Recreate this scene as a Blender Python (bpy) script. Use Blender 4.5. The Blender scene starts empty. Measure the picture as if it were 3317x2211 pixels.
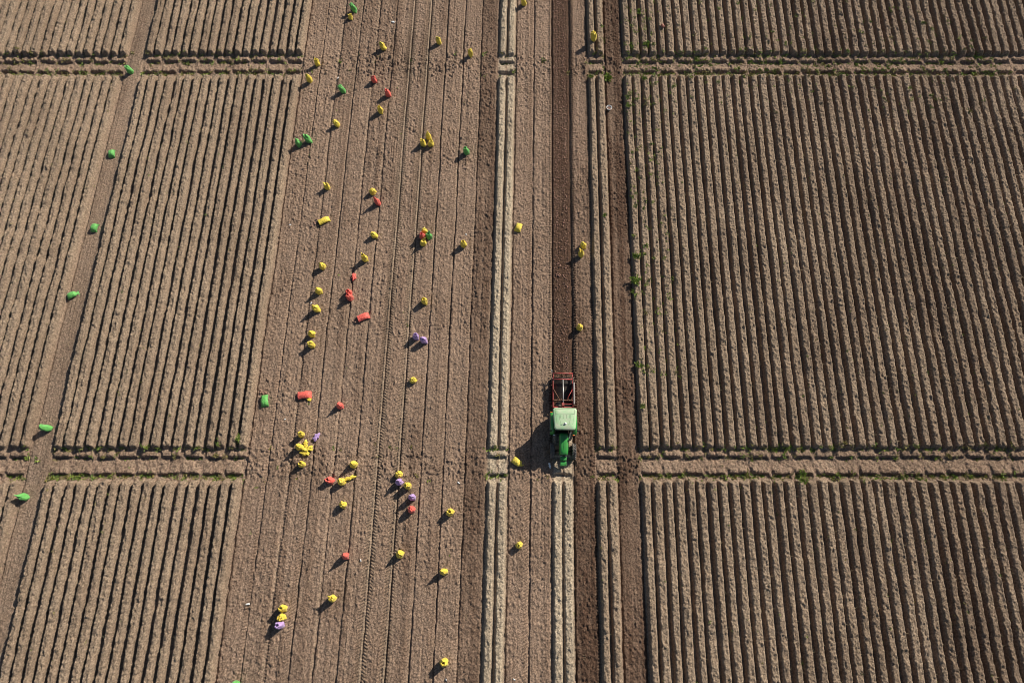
import bpy, bmesh, math, random
import numpy as np
from mathutils import Vector, Matrix

PI = math.pi
R = math.radians
scene = bpy.context.scene
COL = scene.collection
rnd = random.Random(7)
rng = np.random.default_rng(11)

# ------------------------------------------------------------------ camera, light
H = 50.35                      # drone height
PITCH = R(71.15)               # below the horizon
cam_d = bpy.data.cameras.new("camera")
cam_d.sensor_width = 36.0
cam_d.lens = 24.0
cam_d.clip_end = 2000.0
cam_d.clip_start = 0.5
cam = bpy.data.objects.new("camera", cam_d)
COL.objects.link(cam)
cam.location = (0, 0, H)
cam.rotation_euler = (PI/2 - PITCH, 0, 0)
scene.camera = cam

SUN_EL = R(33.0)
SUN_AZ = R(47.0)               # from +Y towards +X
world = bpy.data.worlds.new("World")
scene.world = world
world.use_nodes = True
nt = world.node_tree
bg = nt.nodes["Background"]
sky = nt.nodes.new("ShaderNodeTexSky")
sky.sky_type = 'NISHITA'
sky.sun_disc = False
sky.sun_elevation = SUN_EL
sky.sun_rotation = SUN_AZ
sky.altitude = 50
sky.air_density = 1.0
sky.dust_density = 1.0
nt.links.new(sky.outputs[0], bg.inputs[0])
bg.inputs[1].default_value = 0.065
sd = bpy.data.lights.new("sun", 'SUN')
sd.energy = 5.0
sd.angle = R(0.53)
sd.color = (1.0, 0.93, 0.83)
sun = bpy.data.objects.new("sun", sd)
COL.objects.link(sun)
sv = Vector((math.cos(SUN_EL)*math.sin(SUN_AZ), math.cos(SUN_EL)*math.cos(SUN_AZ), math.sin(SUN_EL)))
sun.rotation_euler = (-sv).to_track_quat('-Z', 'Y').to_euler()
sun.location = sv*90
scene.view_settings.view_transform = 'Standard'
scene.view_settings.look = 'None'
scene.view_settings.exposure = 0.27
scene.view_settings.gamma = 1.0
scene.cycles.filter_width = 0.9
scene.cycles.diffuse_bounces = 1

# ------------------------------------------------------------------ helpers
def at(px, py, z=0.0):
    """survey: where a spot of the photograph (3317 x 2211) lies on the field"""
    u = (px - 1658.5)/2211.0
    v = (1105.5 - py)/2211.0
    down = math.sin(PITCH) - v*math.cos(PITCH)
    t = (H - z)/down
    return (u*t, t*(math.cos(PITCH) + v*math.sin(PITCH)))

def tag(o, label=None, cat=None, group=None, kind=None):
    if label: o["label"] = label
    if cat: o["category"] = cat
    if group: o["group"] = group
    if kind: o["kind"] = kind
    return o

def empty(name, loc, rz=0.0):
    o = bpy.data.objects.new(name, None)
    o.empty_display_size = 0.2
    o.location = loc
    o.rotation_euler = (0, 0, rz)
    COL.objects.link(o)
    return o

def link(name, bm, mats, parent=None, smooth=False, loc=None):
    me = bpy.data.meshes.new(name)
    bmesh.ops.recalc_face_normals(bm, faces=bm.faces)
    bm.to_mesh(me)
    bm.free()
    for m in (mats if isinstance(mats, (list, tuple)) else [mats]):
        me.materials.append(m)
    if smooth:
        me.polygons.foreach_set("use_smooth", [True]*len(me.polygons))
    o = bpy.data.objects.new(name, me)
    COL.objects.link(o)
    if parent: o.parent = parent
    if loc is not None: o.location = loc
    return o

def box(bm, c, s, bev=0.0, rot=None, mat=0):
    r = bmesh.ops.create_cube(bm, size=1.0)
    vs = r['verts']
    M = Matrix.Translation(c) @ (rot.to_4x4() if rot else Matrix.Identity(4)) @ Matrix.Diagonal((s[0], s[1], s[2], 1))
    bmesh.ops.transform(bm, matrix=M, verts=vs)
    fs = set(f for v in vs for f in v.link_faces)
    for f in fs: f.material_index = mat
    if bev > 0:
        es = list(set(e for v in vs for e in v.link_edges))
        bmesh.ops.bevel(bm, geom=es, offset=bev, segments=2, affect='EDGES', profile=0.6)

def tube(bm, pts, r, n=8, mat=0, caps=True):
    pts = [Vector(p) for p in pts]
    rs = r if isinstance(r, (list, tuple)) else [r]*len(pts)
    rings = []
    prev = None
    for i, p in enumerate(pts):
        if i == 0: d = pts[1] - p
        elif i == len(pts)-1: d = p - pts[i-1]
        else: d = pts[i+1] - pts[i-1]
        d.normalize()
        a = Vector((0, 0, 1)) if abs(d.z) < 0.9 else Vector((1, 0, 0))
        if prev is not None and prev.cross(d).length > 1e-3: a = prev
        x = (a - d*a.dot(d)).normalized()
        prev = x
        y = d.cross(x)
        rings.append([bm.verts.new(p + (x*math.cos(2*PI*k/n) + y*math.sin(2*PI*k/n))*rs[i]) for k in range(n)])
    for a, b in zip(rings, rings[1:]):
        for k in range(n):
            f = bm.faces.new((a[k], a[(k+1) % n], b[(k+1) % n], b[k]))
            f.material_index = mat
            f.smooth = True
    if caps:
        bm.faces.new(rings[0][::-1]).material_index = mat
        bm.faces.new(rings[-1]).material_index = mat

def lathe(bm, prof, axis='z', n=24, c=(0, 0, 0), mat=0, closed=False):
    """prof: list of (radius, height)"""
    c = Vector(c)
    rings = []
    for r, h in prof:
        ring = []
        for k in range(n):
            a = 2*PI*k/n
            if axis == 'z': p = Vector((r*math.cos(a), r*math.sin(a), h))
            else: p = Vector((h, r*math.cos(a), r*math.sin(a)))
            ring.append(bm.verts.new(c + p))
        rings.append(ring)
    pairs = list(zip(rings, rings[1:]))
    if closed: pairs.append((rings[-1], rings[0]))
    for a, b in pairs:
        for k in range(n):
            f = bm.faces.new((a[k], a[(k+1) % n], b[(k+1) % n], b[k]))
            f.material_index = mat
            f.smooth = True
    if not closed:
        if prof[0][0] > 1e-4: bm.faces.new(rings[0][::-1]).material_index = mat
        if prof[-1][0] > 1e-4: bm.faces.new(rings[-1]).material_index = mat

def rings_mesh(bm, rings, cap0=True, cap1=True, mat=0):
    vr = [[bm.verts.new(p) for p in r] for r in rings]
    n = len(rings[0])
    for a, b in zip(vr, vr[1:]):
        for k in range(n):
            f = bm.faces.new((a[k], a[(k+1) % n], b[(k+1) % n], b[k]))
            f.material_index = mat
            f.smooth = True
    if cap0: bm.faces.new(vr[0][::-1]).material_index = mat
    if cap1: bm.faces.new(vr[-1]).material_index = mat

# ------------------------------------------------------------------ materials
def mat_new(name):
    m = bpy.data.materials.new(name)
    m.use_nodes = True
    return m, m.node_tree, m.node_tree.nodes["Principled BSDF"]

def simple(name, col, rough=0.5, metal=0.0, var=0.12, scale=8.0, dirt=None, dirt_amt=0.0, bump=0.0, coat=0.0):
    m, t, b = mat_new(name)
    tc = t.nodes.new("ShaderNodeTexCoord")
    nz = t.nodes.new("ShaderNodeTexNoise")
    nz.inputs["Scale"].default_value = scale
    nz.inputs["Detail"].default_value = 5
    t.links.new(tc.outputs["Object"], nz.inputs["Vector"])
    mr = t.nodes.new("ShaderNodeMapRange")
    mr.inputs[1].default_value = 0.3
    mr.inputs[2].default_value = 0.7
    mr.inputs[3].default_value = 1 - var
    mr.inputs[4].default_value = 1 + var
    t.links.new(nz.outputs["Fac"], mr.inputs[0])
    mul = t.nodes.new("ShaderNodeMix")
    mul.data_type = 'RGBA'
    mul.blend_type = 'MULTIPLY'
    mul.inputs[0].default_value = 1
    mul.inputs[6].default_value = (*col, 1)
    t.links.new(mr.outputs[0], mul.inputs[7])
    out = mul.outputs[2]
    if dirt:
        n2 = t.nodes.new("ShaderNodeTexNoise")
        n2.inputs["Scale"].default_value = scale*0.45
        n2.inputs["Detail"].default_value = 8
        n2.inputs["Roughness"].default_value = 0.7
        t.links.new(tc.outputs["Object"], n2.inputs["Vector"])
        m2 = t.nodes.new("ShaderNodeMapRange")
        m2.inputs[1].default_value = 0.42
        m2.inputs[2].default_value = 0.68
        m2.inputs[3].default_value = 0
        m2.inputs[4].default_value = dirt_amt
        t.links.new(n2.outputs["Fac"], m2.inputs[0])
        mx = t.nodes.new("ShaderNodeMix")
        mx.data_type = 'RGBA'
        t.links.new(m2.outputs[0], mx.inputs[0])
        t.links.new(out, mx.inputs[6])
        mx.inputs[7].default_value = (*dirt, 1)
        out = mx.outputs[2]
    t.links.new(out, b.inputs["Base Color"])
    b.inputs["Roughness"].default_value = rough
    b.inputs["Metallic"].default_value = metal
    if coat: b.inputs["Coat Weight"].default_value = coat
    if bump:
        bp = t.nodes.new("ShaderNodeBump")
        bp.inputs["Strength"].default_value = bump
        bp.inputs["Distance"].default_value = 0.02
        t.links.new(nz.outputs["Fac"], bp.inputs["Height"])
        t.links.new(bp.outputs[0], b.inputs["Normal"])
    return m

SOIL = (0.20, 0.135, 0.09)
M = {}
def mesh_bag(name, col, dark):
    # woven net sack: fine weave, lumps of the tubers inside showing through
    m, t, b = mat_new(name)
    tc = t.nodes.new("ShaderNodeTexCoord")
    vo = t.nodes.new("ShaderNodeTexVoronoi")
    vo.inputs["Scale"].default_value = 13
    t.links.new(tc.outputs["Object"], vo.inputs["Vector"])
    nz = t.nodes.new("ShaderNodeTexNoise")
    nz.inputs["Scale"].default_value = 5
    nz.inputs["Detail"].default_value = 6
    t.links.new(tc.outputs["Object"], nz.inputs["Vector"])
    mr = t.nodes.new("ShaderNodeMapRange")
    mr.inputs[1].default_value = 0.35
    mr.inputs[2].default_value = 0.7
    mr.inputs[3].default_value = 0.0
    mr.inputs[4].default_value = 0.75
    t.links.new(nz.outputs["Fac"], mr.inputs[0])
    mx = t.nodes.new("ShaderNodeMix")
    mx.data_type = 'RGBA'
    t.links.new(mr.outputs[0], mx.inputs[0])
    mx.inputs[6].default_value = (*col, 1)
    mx.inputs[7].default_value = (*dark, 1)
    n3 = t.nodes.new("ShaderNodeTexNoise")
    n3.inputs["Scale"].default_value = 9
    n3.inputs["Detail"].default_value = 8
    n3.inputs["Roughness"].default_value = 0.7
    t.links.new(tc.outputs["Object"], n3.inputs["Vector"])
    m3 = t.nodes.new("ShaderNodeMapRange")
    m3.inputs[1].default_value = 0.45
    m3.inputs[2].default_value = 0.75
    m3.inputs[3].default_value = 0.04
    m3.inputs[4].default_value = 0.55
    t.links.new(n3.outputs["Fac"], m3.inputs[0])
    mz = t.nodes.new("ShaderNodeMix")
    mz.data_type = 'RGBA'
    t.links.new(m3.outputs[0], mz.inputs[0])
    t.links.new(mx.outputs[2], mz.inputs[6])
    mz.inputs[7].default_value = (*[0.55*v + 0.45*q for v, q in zip(col, SOIL)], 1)
    t.links.new(mz.outputs[2], b.inputs["Base Color"])
    b.inputs["Roughness"].default_value = 0.6
    b.inputs["Sheen Weight"].default_value = 0.15
    bp = t.nodes.new("ShaderNodeBump")
    bp.inputs["Strength"].default_value = 0.7
    bp.inputs["Distance"].default_value = 0.03
    t.links.new(vo.outputs["Distance"], bp.inputs["Height"])
    t.links.new(bp.outputs[0], b.inputs["Normal"])
    return m

M['yellow'] = mesh_bag("yellow_net", (0.80, 0.62, 0.055), (0.62, 0.42, 0.045))
M['red'] = mesh_bag("red_net", (0.78, 0.12, 0.085), (0.60, 0.085, 0.06))
M['green'] = mesh_bag("green_net", (0.12, 0.45, 0.085), (0.07, 0.29, 0.055))
M['purple'] = mesh_bag("purple_net", (0.48, 0.32, 0.60), (0.32, 0.19, 0.45))
M['faded'] = mesh_bag("faded_red_net", (0.42, 0.14, 0.09), (0.28, 0.10, 0.07))
M['potato'] = simple("potato_skin", (0.27, 0.155, 0.105), 0.7, var=0.3, scale=9, dirt=(0.22, 0.09, 0.065), dirt_amt=0.7)
M['green_paint'] = simple("green_paint", (0.035, 0.29, 0.05), 0.38, var=0.08, dirt=SOIL, dirt_amt=0.18, coat=0.25)
M['roof_paint'] = simple("faded_green_paint", (0.33, 0.56, 0.29), 0.5, var=0.07, scale=3, dirt=(0.56, 0.54, 0.41), dirt_amt=0.85)
M['roof_line'] = simple("roof_seam", (0.08, 0.16, 0.08), 0.7)
M['yellow_paint'] = simple("yellow_paint", (0.65, 0.45, 0.02), 0.45, dirt=SOIL, dirt_amt=0.5)
M['black'] = simple("black_plastic", (0.02, 0.02, 0.021), 0.5, var=0.3)
M['iron'] = simple("dark_iron", (0.045, 0.043, 0.04), 0.55, 0.3, var=0.3, dirt=SOIL, dirt_amt=0.5)
M['rubber'] = simple("tyre_rubber", (0.075, 0.072, 0.068), 0.8, var=0.25, dirt=(0.26, 0.21, 0.17), dirt_amt=0.8)
M['glass'] = simple("dark_glass", (0.012, 0.018, 0.018), 0.08, var=0.05)
M['white'] = simple("white_plastic", (0.80, 0.79, 0.75), 0.4, var=0.04)
M['orange'] = simple("orange_lens", (0.8, 0.16, 0.02), 0.3, var=0.05)
M['red_paint'] = simple("red_paint", (0.40, 0.045, 0.038), 0.5, var=0.2, dirt=(0.20, 0.10, 0.075), dirt_amt=0.75)
M['rust'] = simple("rusty_steel", (0.24, 0.12, 0.07), 0.75, 0.1, var=0.3, scale=14)
M['steel'] = simple("bare_steel", (0.62, 0.61, 0.58), 0.4, 0.5, var=0.1, dirt=SOIL, dirt_amt=0.25)
M['grey'] = simple("grey_sheet", (0.36, 0.32, 0.29), 0.55, 0.2, var=0.2, dirt=SOIL, dirt_amt=0.45)
M['lamp'] = simple("lamp_glass", (0.75, 0.76, 0.76), 0.15, var=0.03)
M['litter'] = simple("white_plastic_film", (0.78, 0.77, 0.74), 0.5, var=0.1)

# ------------------------------------------------------------------ the field
SK = 0.01784          # the rows run 1 degree off the view line
B0 = -19.62           # left edge of the lifted ground
BED = 1.6             # one bed: two ridges, the tractor straddles it
DUG_Y = 12.1          # behind this line bed 14 has just been lifted

def axis(lo, hi, step, lo2, hi2, step2, far):
    a = np.arange(lo, hi + step*0.5, step)
    l = np.arange(lo2, lo - step2*0.5, step2)
    r = np.arange(hi + step2, hi2, step2)
    g = np.cumsum(1.0*1.25**np.arange(19)); g = g/g[-1]
    lf = (lo2 - g*(far + lo2))[::-1]
    rf = r[-1] + g*(far - r[-1])
    return np.concatenate([lf, l, a, r, rf]).astype(np.float64)

U = axis(-49.5, 48.5, 0.045, -64, 63, 0.11, 400)
V = axis(-10.0, 52.0, 0.058, -24, 72, 0.14, 400)
NU, NV = len(U), len(V)
f32 = np.float32

def noise(cu, cv, seed, stag=True):
    """smooth value noise in [-1, 1] on the grid, cell size cu x cv metres"""
    g = np.random.default_rng(seed)
    su = np.clip(U, -80, 80)/cu
    sv_ = np.clip(V, -80, 80)/cv
    su = su - su.min(); sv_ = sv_ - sv_.min()
    iu = su.astype(int); iv = sv_.astype(int)
    fu = su - iu; fv = sv_ - iv
    fu = (fu*fu*(3 - 2*fu)).astype(f32); fv = (fv*fv*(3 - 2*fv)).astype(f32)
    C = g.uniform(-1, 1, (iv.max() + 2, iu.max() + 2)).astype(f32)
    A = C[iv]*(1 - fv)[:, None] + C[iv + 1]*fv[:, None]
    return A[:, iu]*(1 - fu)[None, :] + A[:, iu + 1]*fu[None, :]

def sm(x, a, b):
    t = np.clip((x - a)/(b - a), 0, 1)
    return t*t*(3 - 2*t)

wob = noise(1.6, 4.5, 1)*0.02 + noise(6.0, 9.0, 2)*0.035
s = (U[None, :].astype(f32) + wob - f32(B0))/f32(BED)
n = np.floor(s).astype(np.int32)
w = (s - n)*f32(BED)
Y = np.broadcast_to(V[:, None].astype(f32), s.shape)
nc = np.clip(n + 60, 0, 159)
tabR = np.zeros(160, bool)
for i in range(160):
    k = i - 60
    tabR[i] = (k < -10) or (-9 <= k <= -1) or k in (11, 16) or k >= 18
isR = tabR[nc] | ((n == 14) & (Y < DUG_Y))
inside = (sm(np.abs(U), 80, 66)[None, :]*sm(np.abs(V), 90, 74)[:, None]).astype(f32)

# height of the ridges
d = np.minimum(np.abs(w - 0.42), np.abs(w - 1.18))
hv = 0.46 + 0.05*noise(0.8, 1.6, 3) + 0.05*noise(0.8, 6, 4) - 0.09*sm(noise(0.8, 1.1, 16), 0.5, 0.95)
rE = np.random.default_rng(31)
tabE = rE.uniform(-0.03, 0.02, (2, 160)).astype(f32)
edge = 0.362 + 0.024*noise(0.3, 0.35, 5) + 0.026*noise(0.8, 2.5, 15) + np.where(w < 0.8, tabE[0][nc] - 0.012, tabE[1][nc] + 0.008) - 0.024*(n < 0)
prof = np.clip((edge - d)/0.20, 0, 1)
prof = np.sin(prof*(PI/2))**0.82
c1 = noise(0.085, 0.10, 21); c2 = noise(0.16, 0.19, 22); c3 = noise(0.45, 0.55, 23)
clod = np.maximum(noise(0.13, 0.15, 24), 0.35) - 0.35
hv = hv + 0.07*(n < 0)
hv = np.where((n == 11) | (n == 14), hv*0.70, hv)
Zr = 0.03 + prof*hv + prof*(0.042*c2 + 0.036*c1 + 0.03*c3 + 0.05*clod) + 0.012*c1

# lifted, flattened beds: low plateaus between wheel ruts
rb = np.random.default_rng(5)
tabH = rb.uniform(0.055, 0.10, 160).astype(f32)
tabL = rb.uniform(0.03, 0.07, 160).astype(f32)
tabD = rb.uniform(0.06, 0.16, 160).astype(f32)
tabH[60+14] = 0.07; tabH[60-10] = 0.05
e1 = w + 0.025*noise(0.3, 0.35, 6); e2 = BED - w + 0.03*noise(0.3, 0.4, 7)
left = sm(e1, 0.0, 1.0); 
left = np.clip((e1 - 0.05)/tabL[nc], 0, 1)
right = np.clip((e2 - 0.05)/tabD[nc], 0, 1)
Zf = tabH[nc]*np.minimum(left, right)
rough = np.ones_like(s)
rough[(n == 14)] = 0.6
rough[(n == 10) | (n == 17)] = 1.12
rough[(n == 15) & (Y < 9)] = 1.12
rough[n == -10] = 0.45
patch = noise(2.2, 3.0, 8)
rough *= (1 + 0.35*patch)
lines = noise(0.10, 5.0, 17); band = noise(0.34, 14.0, 18)
Zf += rough*(0.030*c2 + 0.029*c1 + 0.020*c3 + 0.10*clod) + 0.017*lines + 0.020*band + 0.06
# a faint seam along the middle of a bed where the two rows stood
Zf -= 0.03*np.exp(-((w - 0.82)/0.05)**2)*sm(noise(1.6, 2.6, 9), -0.1, 0.5)*(n != 14)*(n != -10)

# tyre prints beside the ruts
cb = np.where(w < BED/2, w, w - BED)             # signed distance to the nearest rut
nb = n + (w >= BED/2)                            # index of that rut
ph = Y/0.215
def prints(sel, c0, c1_, slant, amp, per=0.215):
    global Zf
    m = sel & ~isR
    t = sm(cb, c0 - 0.04, c0 + 0.02)*(1 - sm(cb, c1_ - 0.02, c1_ + 0.04))
    q = Y/per + np.abs(cb)*slant
    wave = np.sin(2*PI*q)
    wave = np.clip(wave*1.6, -1, 1)
    base = 0.095
    Zf = np.where(m, Zf*(1 - 0.75*t) + t*(base + 1.9*amp*wave + 0.012*c1), Zf)
worn = 0.55 + 0.45*noise(1.6, 4.5, 10)
prints((nb == 6), 0.08, 0.34, 3.0, 0.022)
prints((nb == 6), -0.40, -0.10, 3.0, 0.022)
prints((nb == 7), -0.40, -0.12, 3.4, 0.026)
prints((nb == 7), 0.08, 0.28, 3.0, 0.016)
prints((nb == 3), -0.34, -0.06, 3.2, 0.020)
prints((nb == 1), -0.20, -0.04, 2.0, 0.020)
prints((nb == 2), 0.03, 0.16, 1.0, 0.018)
prints((nb == 9), -0.30, -0.06, 3.0, 0.016)
prints((nb == 8), -0.30, -0.06, 3.0, 0.014)
prints((nb == 10), -0.16, -0.04, 1.0, 0.018)
prints((nb == 13), -0.36, -0.06, 3.2, 0.022)
prints((nb == 14) & (Y > 9), -0.20, -0.05, 0.6, 0.045)
prints((nb == 15) & (Y > 10), 0.05, 0.27, 1.2, 0.055)
prints((nb == 16), -0.10, 0.20, 1.2, 0.040)
# pressed smooth line in the middle of the two travelled ruts
for k in (6, 7):
    Zf += np.where((nb == k), 0.09*np.exp(-((cb + 0.03)/0.07)**4), 0)
# sharp dark cuts: left side of the strip, of rut 7, of the pale beds
for k, dep in ((7, 0.09), (14, 0.10), (11, 0.08), (16, 0.05), (6, 0.04)):
    Zf -= np.where((nb == k) & ~isR, dep*np.exp(-((cb - 0.07)/0.05)**2), 0)

# the share leaves an open cut along the left side of every bed
cutd = rb.uniform(0.05, 0.14, 160).astype(f32)
run = 0.2 + 0.8*sm(noise(1.6, 1.3, 12) + 0.5*noise(1.6, 6, 14), -0.6, 0.35)
gx = cb - 0.045 + 0.035*noise(0.4, 0.45, 13) + 0.03*noise(1.6, 1.5, 19)
Zf -= np.where(~isR & (n != 14), cutd[nc]*run*np.exp(-(gx/0.05)**4), 0)
Z = np.where(isR, Zr, Zf)

# two cross ditches, each a double trench with cut banks
def ditch(Z, yd, prof_pts, south, north, depth, wobble, seed, nofresh):
    yy = Y - yd + wobble*noise(1.6, 1.0, seed) + 0.03*noise(0.3, 0.5, seed + 1)
    north = north + 0.10*noise(0.4, 3, seed + 8); south = south + 0.12*noise(0.4, 3, seed + 9)
    amp_r = np.where(yy > 0, sm(yy, north, north + 0.26), 1 - sm(yy, south - 0.30, south))
    px_, pz_ = zip(*prof_pts)
    zz = np.interp(yy, px_, pz_).astype(f32)
    zz = np.where(zz < 0, zz*1.9, zz*0.8)*depth
    cut = np.exp(-((cb + 0.05*noise(0.4, 0.4, seed + 7))/0.20)**4)                  # ruts run through the banks
    zz = zz*(1 - cut) + 0.03*cut
    zz -= 0.05*np.exp(-((w - 0.8)/0.06)**2)*(np.abs(zz) > 0.1)
    zz += 0.030*c1 + 0.040*c2 + 0.035*c3 + 0.09*clod
    inz = (yy > south - 0.30) & (yy < north + 0.26)
    res = np.where(isR & inz, Z*amp_r + zz*(1 - amp_r), Z)
    # worked-down remains in the lifted beds
    k = np.where(nofresh, 0.0, 0.05 + 0.12*np.clip(noise(1.1, 0.9, seed + 5), 0, 1))
    zone = sm(yy, south - 0.3, south + 0.3)*(1 - sm(yy, north - 0.3, north + 0.3))
    res = np.where(~isR, res + zone*k*zz + zone*np.where(nofresh, 0.2, 1.0)*(0.09*clod + 0.022*c2 + 0.03*c3), res)
    return res, zone
P1 = [(-1.75, 0.05), (-1.45, -0.02), (-1.28, -0.06), (-1.18, -0.06), (-1.09, 0.22), (-0.9, 0.22), (-0.72, 0.12), (-0.45, 0.05),
      (-0.06, -0.06), (0.06, -0.06), (0.13, 0.24), (0.36, 0.24), (0.52, 0.12), (0.62, 0.10), (0.8, 0.10)]
P2 = [(-1.6, 0.05), (-1.38, -0.02), (-1.2, -0.06), (-1.10, -0.06), (-1.0, 0.2), (-0.85, 0.22), (-0.6, 0.1), (-0.4, 0.03),
      (-0.08, -0.06), (0.05, -0.06), (0.13, 0.22), (0.36, 0.22), (0.52, 0.12), (0.62, 0.10), (0.8, 0.10)]
D1, D2 = 8.12, 43.85
fresh = (n == 14) | (n == -10)
Z, zone1 = ditch(Z, D1, P1, -1.55, 0.62, 1.0, 0.05, 40, fresh)
Z, zone2 = ditch(Z, D2, P2, -1.5, 0.64, 0.95, 0.06, 50, fresh)
Z = Z*inside - (1 - inside)*0.02
Z = Z + 0.05*noise(14, 18, 60)*inside

iU = np.arange(NU); iV = np.arange(NV)
def ground(x, y, foot=0.0, how='mean'):
    u = x - SK*y
    def one(a, b):
        fi = np.interp(a, U, iU); fj = np.interp(b, V, iV)
        return float(Z[int(round(fj)), int(round(fi))])
    if foot <= 0: return one(u, y)
    z = [one(u + foot*math.cos(k*PI/4)*q, y + foot*math.sin(k*PI/4)*q) for k in range(8) for q in (0.4, 1)]
    return max(z) if how == 'max' else sum(z)/len(z)

# soil kinds (r: painted sunlit rut sides and ridge crust, g: freshly turned and damp, plus painted shade on the right ridges, b: pale crust, a: straw and stubble)
tabW = rb.uniform(0.0, 0.16, 160).astype(f32)
for k, v in ((10, 0.55), (17, 0.80), (0, 0.10), (-10, 0.0), (12, 0.0), (13, 0.06), (7, 0.16), (4, 0.14), (9, 0.02)):
    tabW[60 + k] = v
wet_shade = tabW[nc]
wet_shade = np.where((n == 14), 1.0, wet_shade)
wet_shade = np.where((n == 15), 0.80 - 0.42*sm(Y + 3*noise(0.9, 2.5, 71), 6, 17), wet_shade)
for k in (6, 7):
    wet_shade = np.where((nb == k) & (np.abs(cb + 0.03) < 0.09), 0.0, wet_shade)
wet_shade = np.where(isR, 0.0, wet_shade)
wet_shade = np.clip(wet_shade + ~isR*(0.16*patch*(wet_shade < 0.9) + 0.12*noise(0.5, 0.7, 70) + 0.26*band + 0.14*lines), 0, 1)
wet_shade = np.where(isR, np.clip(0.04 + 0.22*sm(U[None, :], 14, 32) + 0.16*noise(0.8, 9, 73) + 0.14*patch, 0, 1), wet_shade)  # ridges painted darker toward the right, for the shaded faces seen there
wet_shade = np.where((n == 14) & ~isR, 1.0 - 0.14*sm(noise(0.6, 2.5, 72), 0.1, 0.9) - 0.12*np.exp(-((w - 0.04)/0.06)**2), wet_shade)
ridge = np.where(isR, 0.35 + 0.65*prof, 0.0)
ridge = np.clip(ridge - 0.75*(zone1 + zone2)*isR, 0, 1)
pale = np.where(isR & ((n == 11) | (n == 14)), 0.35 + 0.65*prof, 0.0)
crust_sunlit = np.zeros_like(s)
for k in (6, 7):
    crust_sunlit += np.where((nb == k) & (np.abs(cb) < 0.40), 0.35, 0)
    crust_sunlit += np.where((nb == k), 0.55*np.exp(-((cb + 0.03)/0.08)**4), 0)
for k, a_ in ((2, .35), (3, .3), (4, .5), (5, .3), (8, .3), (9, .5), (10, .35), (11, .5), (14, .4), (15, .55), (16, .5), (17, .3), (18, .4)):
    crust_sunlit += np.where((nb == k) & (cb < 0), a_*np.exp(-((cb + 0.10)/0.06)**4), 0)  # sunlit right-facing side of each rut painted paler
ridge = np.where(isR, ridge, np.clip(crust_sunlit*(1 + 0.5*patch) + 0.4*(n == -10), 0, 1))
straw = np.where(isR, 0.8, 0.28)*np.ones_like(s)
straw = np.where((n == 14) & ~isR, 0.0, straw)

def build_field():
    nv = NU*NV
    co = np.empty((NV, NU, 3), f32)
    co[..., 0] = U[None, :] + SK*V[:, None]
    co[..., 1] = V[:, None]
    co[..., 2] = Z
    me = bpy.data.meshes.new("field")
    me.vertices.add(nv)
    me.vertices.foreach_set("co", co.ravel())
    idx = np.arange(nv, dtype=np.int32).reshape(NV, NU)
    q = np.stack([idx[:-1, :-1], idx[:-1, 1:], idx[1:, 1:], idx[1:, :-1]], -1).reshape(-1, 4)
    nf = len(q)
    me.loops.add(nf*4)
    me.loops.foreach_set("vertex_index", q.ravel())
    me.polygons.add(nf)
    me.polygons.foreach_set("loop_start", np.arange(nf, dtype=np.int32)*4)
    me.polygons.foreach_set("use_smooth", np.ones(nf, bool))
    at_ = me.attributes.new("soil", 'FLOAT_COLOR', 'POINT')
    ca = np.stack([ridge, wet_shade, pale, straw], -1).astype(f32)
    at_.data.foreach_set("color", ca.ravel())
    me.update()
    o = bpy.data.objects.new("field", me)
    COL.objects.link(o)
    return o

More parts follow.
